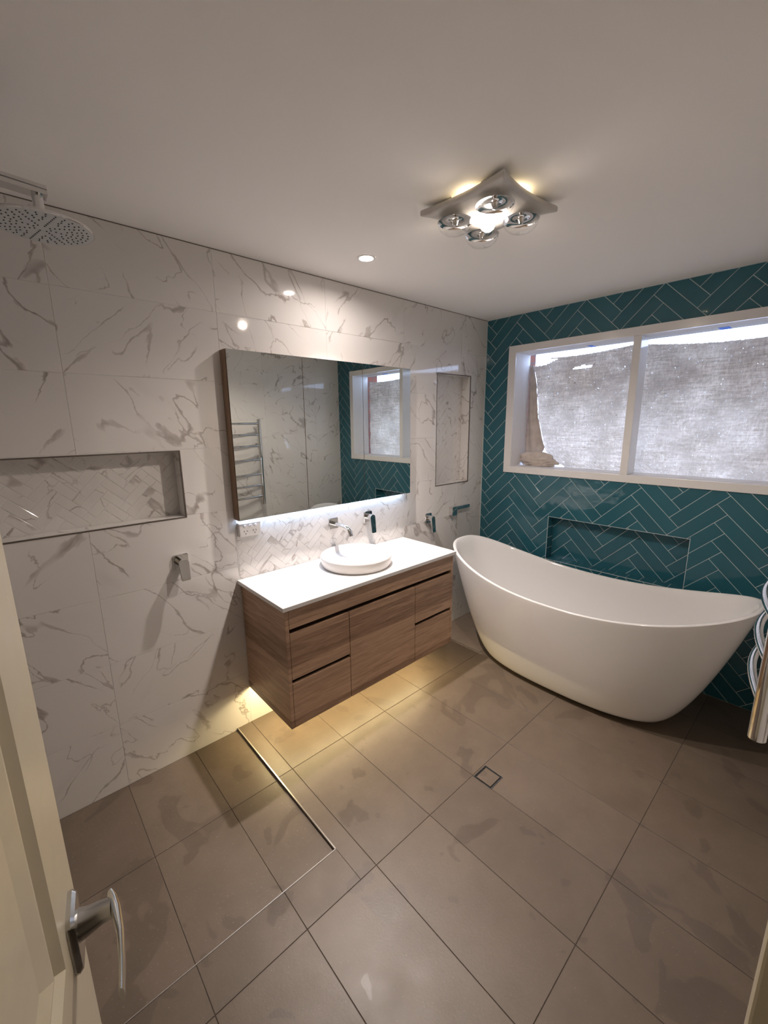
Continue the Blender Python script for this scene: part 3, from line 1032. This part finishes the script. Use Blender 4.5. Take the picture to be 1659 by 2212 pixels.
sp = empty('basin_spout', (-1.528, 0.0, 1.042))
tag(sp, 'chrome wall spout curving down over the round basin', 'tap')
plate('wall_plate', 0.066, 0.066, sp, 0.010, 0.004)
bm = bmesh.new()
pts = [(0, -0.008, 0), (0, -0.05, 0.001), (0, -0.10, 0.001), (0, -0.132, -0.001), (0, -0.150, -0.006), (0, -0.162, -0.016), (0, -0.170, -0.030), (0, -0.178, -0.048)]
tube(bm, pts, [(0.0135, 0.0115), (0.0135, 0.0110), (0.0135, 0.0105), (0.0135, 0.010), (0.0135, 0.0098), (0.0135, 0.0098), (0.0135, 0.0098), (0.0135, 0.0098)], 24)
smooth_angle(link_mesh('spout', bm, M['chrome'], sp), 50)

def mixer(name, x, z, label, lever=(0.028, 0.110), mat='chrome', w=0.068, h=0.070):
    mxr = empty(name, (x, 0.0, z))
    tag(mxr, label, 'tap')
    plate('wall_plate', w, h, mxr, 0.008, 0.008)
    bm = bmesh.new()
    lathe(bm, [(0.0, -0.007), (0.0215, -0.007), (0.0215, -0.026), (0.0195, -0.0265), (0.0195, -0.029), (0.0215, -0.0295), (0.0215, -0.043), (0.0185, -0.0435), (0.0, -0.0435)], 36, axis='Y')
    smooth_angle(link_mesh('cartridge_body', bm, M['chrome'], mxr), 30)
    bm = bmesh.new()
    lw, ll = lever
    loop = []
    n = 12
    for k in range(n + 1):
        a = pi * k / n
        loop.append((lw / 2 * 1.15 * cos(a), lw / 2 * 1.15 * sin(a)))
    loop += [(-lw / 2 * 1.0, -ll + lw / 2 + 0.003), (-lw / 2 + 0.003, -ll + lw / 2), (lw / 2 - 0.003, -ll + lw / 2), (lw / 2 * 1.0, -ll + lw / 2 + 0.003)]
    prism(bm, loop, -0.042, -0.054, lambda u, v, d: (u, d + 0.12 * v if v < 0 else d, v), 0.002)
    smooth_angle(link_mesh('lever', bm, M[mat], mxr), 30)
    return mxr
mixer('basin_mixer', -1.254, 1.041, 'chrome wall mixer with a long lever right of the basin spout', (0.036, 0.118))
mixer('bath_mixer', -0.667, 0.938, 'chrome wall mixer beyond the vanity, left of the bath spout', (0.034, 0.118))
shm = mixer('shower_mixer', -2.402, 1.006, 'chrome shower mixer below the long niche at the left', (0.038, 0.098), 'chrome_soft')

bs = empty('bath_spout', (-0.385, 0.0, 0.951))
tag(bs, 'flat chrome swivel bath spout turned along the marble wall near the corner', 'tap')
bm = bmesh.new()
prism(bm, rrect(-0.008, 0.0, 0.058, 0.070, 0.004), -0.0003, -0.036, AXY, 0.002)
smooth_angle(link_mesh('wall_block', bm, M['chrome'], bs), 30)
bm = bmesh.new()
abox(bm, 0.018, 0.188, -0.033, -0.006, 0.007, 0.033, bev=0.0025)
smooth_angle(link_mesh('spout_bar', bm, M['chrome'], bs), 30)

# ------------------------------------------------------------------ double power outlet
po = empty('power_outlet', (-2.062, 0.0, 1.107))
tag(po, 'white double power outlet on the splashback under the mirror cabinet', 'outlet')
bm = bmesh.new()
abox(bm, -0.058, 0.058, -0.030, -0.0003, -0.036, 0.034, bev=0.003)
link_mesh('face_plate', bm, M['plastic'], po)
for x, z in ((-0.029, 0.018), (0.0, 0.018), (0.027, 0.018)):
    bm = bmesh.new()
    lathe(bm, [(0.0, -0.029), (0.0075, -0.029), (0.0075, -0.033), (0.006, -0.0345), (0.0, -0.035)], 20, (x, 0, z), 'Y')
    smooth_angle(link_mesh('switch', bm, M['plastic'], po), 35)
for sx in (-0.026, 0.022):
    bm = bmesh.new()
    for dx, dz, rot in ((-0.0075, 0.0, 30), (0.0075, 0.0, -30), (0.0, -0.013, 0)):
        c, s = cos(radians(rot)), sin(radians(rot))
        loop = [(sx + dx + (a * c + b_ * s), -0.008 + dz + (-a * s + b_ * c)) for a, b_ in ((-0.0013, -0.0042), (0.0013, -0.0042), (0.0013, 0.0042), (-0.0013, 0.0042))]
        prism(bm, loop, -0.0296, -0.0306, AXY)
    link_mesh('socket_slots', bm, M['black'], po)

# ------------------------------------------------------------------ mirror cabinet
MX0, MX1, MF, MZ0, MZ1 = -2.131, -0.921, -0.062, 1.164, 1.971
mc = empty('mirror_cabinet', ((MX0 + MX1) / 2, -0.03, MZ0))
tag(mc, 'three-door mirror cabinet with walnut ends above the vanity', 'cabinet')
mo = Vector(mc.location)
def mpart(name, boxes, mat, bev=0.0, par=None):
    bm = bmesh.new()
    for b_ in boxes: abox(bm, b_[0] - mo.x, b_[1] - mo.x, b_[2] - mo.y, b_[3] - mo.y, b_[4] - mo.z, b_[5] - mo.z, bev=bev)
    return link_mesh(name, bm, mat, par or mc)
mpart('end_panel', [(MX0, MX0 + 0.016, MF + 0.006, -0.0003, MZ0, MZ1)], M['wood_v'])
mpart('end_panel', [(MX1 - 0.016, MX1, MF + 0.006, -0.0003, MZ0, MZ1)], M['wood_v'])
mpart('carcass', [(MX0 + 0.016, MX1 - 0.016, MF + 0.022, -0.0003, MZ0 + 0.012, MZ1 - 0.001)], M['wood_dark'])
mpart('light_strip', [(MX0 + 0.02, MX1 - 0.02, -0.034, -0.026, MZ0 + 0.008, MZ0 + 0.0115)], M['led_cool'])
xs = [MX0 + 0.001, -1.729, -1.324, MX1 - 0.001]
for x0, x1 in zip(xs, xs[1:]):
    d_ = mpart('mirror_door', [(x0 + 0.002, x1 - 0.002, MF + 0.004, MF + 0.020, MZ0 + 0.001, MZ1 - 0.001)], M['wood_v'])
    mpart('mirror_glass', [(x0 + 0.0015, x1 - 0.0015, MF, MF + 0.0038, MZ0, MZ1)], M['mirror'], par=d_)

# ------------------------------------------------------------------ bathtub
BXc, BYc, A0, A1, B0, B1, Z0, DZ, Q_, NN, PA = -0.436, -1.0135, 0.5385, 0.8721, 0.2482, 0.3655, 0.6114, 0.1676, 2.1555, 2.5652, 0.6431
def bath_pt(th, t, off=0.0, zofs=0.0, zb=0.02):
    ct, st = cos(th), sin(th)
    e = 2 / NN
    cx = math.copysign(abs(ct) ** e, ct)
    sy = math.copysign(abs(st) ** e, st)
    tt = max(t, 0.0) ** PA
    a = A0 + (A1 - A0) * tt - off
    b = B0 + (B1 - B0) * tt - off
    zr = Z0 + DZ * abs(sy) ** Q_
    return Vector((b * cx, a * sy, zb + (zr - zb) * t + zofs))
bath = empty('bathtub', (BXc, BYc, 0))
tag(bath, 'white freestanding slipper bath with two raised ends by the teal wall', 'bathtub')
SEG = 144
bm = bmesh.new()
rings = []
def ring(fn): rings.append([bm.verts.new(fn(2 * pi * k / SEG)) for k in range(SEG)])
ring(lambda th: bath_pt(th, 0.0, 0.055, -0.004))
ring(lambda th: bath_pt(th, 0.0, 0.030, -0.002))
ring(lambda th: bath_pt(th, 0.0, 0.010, 0.006))
for t in (0.03, 0.06, 0.1, 0.15, 0.21, 0.28, 0.36, 0.45, 0.55, 0.65, 0.75, 0.84, 0.92, 0.97): ring(lambda th: bath_pt(th, t))
lip = 0.022
ring(lambda th: bath_pt(th, 0.992, 0.0005, 0.0))
for k in range(1, 7):
    a = pi * k / 7
    ring(lambda th: bath_pt(th, 1.0, lip / 2 * (1 - cos(a)), -0.005 + 0.006 * sin(a)))
ring(lambda th: bath_pt(th, 0.985, lip + 0.002))
for t in (0.95, 0.9, 0.83, 0.75, 0.66, 0.57, 0.48, 0.40, 0.33, 0.28): ring(lambda th: bath_pt(th, t, lip + 0.006 + 0.012 * (1 - t)))
for off, dz in ((0.040, -0.012), (0.062, -0.026), (0.095, -0.036), (0.14, -0.042)): ring(lambda th: (lambda p, q: Vector((p.x, p.y, p.z + dz)))(bath_pt(th, 0.26, off), 0))
# flatten the sump
for rg in rings[-4:]:
    zmin = min(v.co.z for v in rg)
    for v in rg: v.co.z = zmin + (v.co.z - zmin) * 0.25
for a, b_ in zip(rings, rings[1:]):
    for k in range(SEG): bm.faces.new((a[k], a[(k + 1) % SEG], b_[(k + 1) % SEG], b_[k]))
bm.faces.new(rings[0][::-1])
bm.faces.new(rings[-1])
zs = sum(v.co.z for v in rings[-1]) / SEG
sh = smooth_angle(link_mesh('shell', bm, M['acrylic'], bath), 60)
bm = bmesh.new()
ra = [bm.verts.new(Vector((bath_pt(2 * pi * k / 96, 0, 0.035).x, bath_pt(2 * pi * k / 96, 0, 0.035).y, 0.0002))) for k in range(96)]
rb = [bm.verts.new(v.co + Vector((0, 0, 0.016))) for v in ra]
for k in range(96): bm.faces.new((ra[k], ra[(k + 1) % 96], rb[(k + 1) % 96], rb[k]))
bm.faces.new(ra[::-1])
bm.faces.new(rb)
link_mesh('base', bm, M['black'], bath)
bm = bmesh.new()
lathe(bm, [(0.0, 0.0), (0.033, 0.0), (0.034, 0.004), (0.028, 0.008), (0.0, 0.009)], 36, (0, 0.0, zs + 0.0005))
smooth_angle(link_mesh('plug', bm, M['chrome'], bath), 40)

# ------------------------------------------------------------------ shower head on its arm
SHC = Vector((-2.790, -0.556, 2.131))
shw = empty('rain_shower', SHC)
tag(shw, 'large round rain shower head on a flat wall arm at the top left', 'shower head')
RH = 0.113
bm = bmesh.new()
lathe(bm, [(0.0, 0.020), (0.030, 0.019), (0.080, 0.013), (0.100, 0.0095), (RH - 0.002, 0.0065), (RH, 0.004), (RH, 0.001), (RH - 0.003, 0.0)], 72, close=True)
smooth_angle(link_mesh('shell', bm, M['chrome'], shw), 40)
bm = bmesh.new()
lathe(bm, [(0.0, 0.0), (RH - 0.003, 0.0), (RH - 0.003, 0.001)], 72, close=True)
link_mesh('spray_plate', bm, M['nozzle_plate'], shw)
bm = bmesh.new()
spots = []
for k in range(8):
    a = 2 * pi * k / 8 + 0.2
    for i in range(8): spots.append((0.018 + i * 0.0113, a))
    for i, w in ((3, 1), (4, 2), (5, 2), (6, 3), (7, 3)):
        for j in range(w): spots.append((0.018 + i * 0.0113, a + (j + 1) / (w + 1) * 2 * pi / 8))
for r, a in spots:
    lathe(bm, [(0.0, -0.0016), (0.0016, -0.0015), (0.0020, 0.0)], 8, (r * cos(a), r * sin(a), 0), close=True)
link_mesh('nozzles', bm, M['black'], shw, kind='stuff')
bm = bmesh.new()
tube(bm, [(0, 0, 0.016), (0, 0, 0.050), (0, 0, 0.086)], [0.017, 0.012, 0.012], 24)
smooth_angle(link_mesh('neck', bm, M['chrome'], shw), 40)
bm = bmesh.new()
n = 14
loops = []
for k in range(n + 1):
    t = k / n
    x = 0.020 + (XL - SHC.x - 0.020) * t
    z = 0.094 + 0.002 * t - 0.010 * (1 - t) ** 3
    hw_, hz = 0.020, 0.0105
    loops.append([bm.verts.new((x, yy, z + zz)) for yy, zz in ((-hw_, -hz), (hw_, -hz), (hw_, -0.001), (hw_ - 0.003, 0.0), (hw_, 0.001), (hw_, hz), (-hw_, hz), (-hw_, 0.0025), (-hw_ + 0.004, 0.0012), (-hw_ + 0.004, -0.0012), (-hw_, -0.0025))])
for a, b_ in zip(loops, loops[1:]):
    m_ = len(a)
    for k in range(m_): bm.faces.new((a[k], a[(k + 1) % m_], b_[(k + 1) % m_], b_[k]))
bm.faces.new(loops[0])
bm.faces.new(loops[-1][::-1])
link_mesh('arm', bm, M['chrome'], shw)
bm = bmesh.new()
lathe(bm, [(0.0, XL - SHC.x + 0.0003), (0.032, XL - SHC.x + 0.0003), (0.032, XL - SHC.x + 0.010), (0.0, XL - SHC.x + 0.010)], 32, (0, 0, 0.096), 'X')
smooth_angle(link_mesh('wall_flange', bm, M['chrome'], shw), 30)

# ------------------------------------------------------------------ towel rail on the wall with the door
RX0, RX1, RY = -1.645, -1.055, -1.987
tr = empty('towel_rail', ((RX0 + RX1) / 2, -W, 0.86))
tag(tr, 'chrome heated towel ladder with seven bowed rungs opposite the mirror', 'towel rail')
for x in (RX0, RX1):
    bm = bmesh.new()
    xx = x - tr.location.x
    yy = RY + W
    tube(bm, [(xx, yy, -0.018), (xx, yy, 0.4), (xx, yy, 0.82)], 0.0185, 24)
    smooth_angle(link_mesh('stile', bm, M['chrome'], tr), 40)
    for z in (0.055, 0.745):
        bm = bmesh.new()
        tube(bm, [(xx, 0.0004, z), (xx, yy - 0.0190, z)], 0.010, 16)
        smooth_angle(link_mesh('bracket', bm, M['chrome'], tr), 40)
for z in (1.638, 1.533, 1.425, 1.292, 1.150, 1.040, 0.930):
    bm = bmesh.new()
    pts = []
    for k in range(17):
        s = k / 16
        pts.append((RX0 + (RX1 - RX0) * s - tr.location.x, RY + W + 0.052 * sin(pi * s), z - 0.86))
    tube(bm, pts, 0.0105, 16)
    smooth_angle(link_mesh('rung', bm, M['chrome'], tr), 40)

# ------------------------------------------------------------------ heat lamp and downlight
hl = empty('heat_lamp', (-1.527, -1.037, H))
tag(hl, 'square ceiling heater with four clear heat globes round a lit bulb', 'heater lamp')
PZ = -0.036
bm = bmesh.new()
n = 20
hs, cv = 0.173, 0.022
outline = []
for (ax_, ay_), (bx_, by_) in (((-1, -1), (1, -1)), ((1, -1), (1, 1)), ((1, 1), (-1, 1)), ((-1, 1), (-1, -1))):
    for k in range(n):
        t = k / n
        x, y = (ax_ + (bx_ - ax_) * t) * hs, (ay_ + (by_ - ay_) * t) * hs
        nx, ny_ = (ax_ + bx_) / 2, (ay_ + by_) / 2
        w = (4 * t * (1 - t)) ** 1.0
        outline.append((x - nx * cv * w, y - ny_ * cv * w, w))
rr = []
for sc, z, lift in ((0.985, PZ + 0.020, 0.004), (1.0, PZ + 0.016, 0.006), (1.0, PZ + 0.004, 0.008), (0.985, PZ, 0.008), (0.86, PZ - 0.004, 0.006), (0.5, PZ - 0.010, 0.0), (0.25, PZ - 0.012, 0)):
    rr.append([bm.verts.new((x * sc, y * sc, z + lift * w)) for x, y, w in outline])
for a, b_ in zip(rr, rr[1:]):
    for k in range(len(a)): bm.faces.new((a[k], a[(k + 1) % len(a)], b_[(k + 1) % len(a)], b_[k]))
bm.faces.new(rr[0])
bm.faces.new(rr[-1])
smooth_angle(link_mesh('panel', bm, M['heater_plastic'], hl), 50)
for sx, sy in ((1, 1), (1, -1), (-1, 1), (-1, -1)):
    # added webs that block the edge glow at the corners; it escapes between them
    bm = bmesh.new()
    abox(bm, min(sx * 0.06, sx * 0.135), max(sx * 0.06, sx * 0.135), min(sy * 0.130, sy * 0.135), max(sy * 0.130, sy * 0.135), PZ + 0.014, -0.0003)
    abox(bm, min(sx * 0.130, sx * 0.135), max(sx * 0.130, sx * 0.135), min(sy * 0.06, sy * 0.130), max(sy * 0.06, sy * 0.130), PZ + 0.014, -0.0003)
    link_mesh('glow_blocker', bm, M['heater_plastic'], hl)
for sx, sy in ((1, 1), (1, -1), (-1, 1), (-1, -1)):
    cx, cy = sx * 0.083, sy * 0.083
    bm = bmesh.new()
    prof = [(0.0, -0.100), (0.020, -0.0985), (0.040, -0.092), (0.055, -0.080), (0.063, -0.066), (0.065, -0.054), (0.063, -0.046)]
    lathe(bm, prof, 40, (cx, cy, 0), close=True)
    gl = smooth_angle(link_mesh('globe', bm, M['bulb_glass'], hl), 60)
    bm = bmesh.new()
    lathe(bm, [(0.0635, -0.058), (0.057, -0.0535), (0.040, -0.0515), (0.016, -0.0515), (0.012, -0.056), (0.008, -0.070), (0.0, -0.072)], 40, (cx, cy, 0), close=True)
    rf = smooth_angle(link_mesh('reflector', bm, M['silver_reflector'], gl), 60)
bm = bmesh.new()
lathe(bm, [(0.0, -0.092), (0.012, -0.090), (0.021, -0.083), (0.025, -0.073), (0.023, -0.061), (0.015, -0.050), (0.012, -0.042)], 28, close=True)
smooth_angle(link_mesh('centre_bulb', bm, M['heat_emit'], hl), 60)
hs_ = bpy.data.lights.new('heater_beam', 'SPOT')
hs_.energy = HEATBULB[1]
hs_.color = HEATBULB[0]
hs_.spot_size = radians(158)
hs_.spot_blend = 0.45
hs_.shadow_soft_size = 0.013
ho = bpy.data.objects.new('heater_beam', hs_)
ho.location = (0, 0, -0.094)
ho.parent = hl
C.objects.link(ho)
for gx, gy in ((0.118, 0), (-0.118, 0), (0, 0.118), (0, -0.118)):  # added lights, standing in for bulb light leaking past the panel edges
    lt = bpy.data.lights.new('edge_glow', 'POINT')
    lt.energy = 0.8
    lt.color = (1.0, 0.78, 0.46)
    lt.shadow_soft_size = 0.008
    lo_ = bpy.data.objects.new('edge_glow', lt)
    lo_.location = (gx, gy, -0.013)
    lo_.parent = hl
    C.objects.link(lo_)

dl = empty('downlight', (DLX, DLY, H))
tag(dl, 'round white recessed ceiling downlight, lit, over the vanity', 'ceiling light')
bm = bmesh.new()
lathe(bm, [(0.0275, 0.004), (0.029, 0.0), (0.033, -0.004), (0.041, -0.0045), (0.045, -0.0025), (0.0455, -0.0003)], 48, close=True)
smooth_angle(link_mesh('bezel', bm, M['plastic'], dl), 50)
bm = bmesh.new()
lathe(bm, [(0.0, 0.0035), (0.0282, 0.0035)], 40, close=True)
link_mesh('lens', bm, M['down_emit'], dl)
sl = bpy.data.lights.new('downlight_beam', 'SPOT')
sl.energy = DOWNLIGHT[1]
sl.color = DOWNLIGHT[0]
sl.spot_size = radians(90)
sl.spot_blend = 1.0
sl.shadow_soft_size = 0.02
so = bpy.data.objects.new('downlight_beam', sl)
so.location = (0, 0, -0.008)
so.parent = dl
C.objects.link(so)
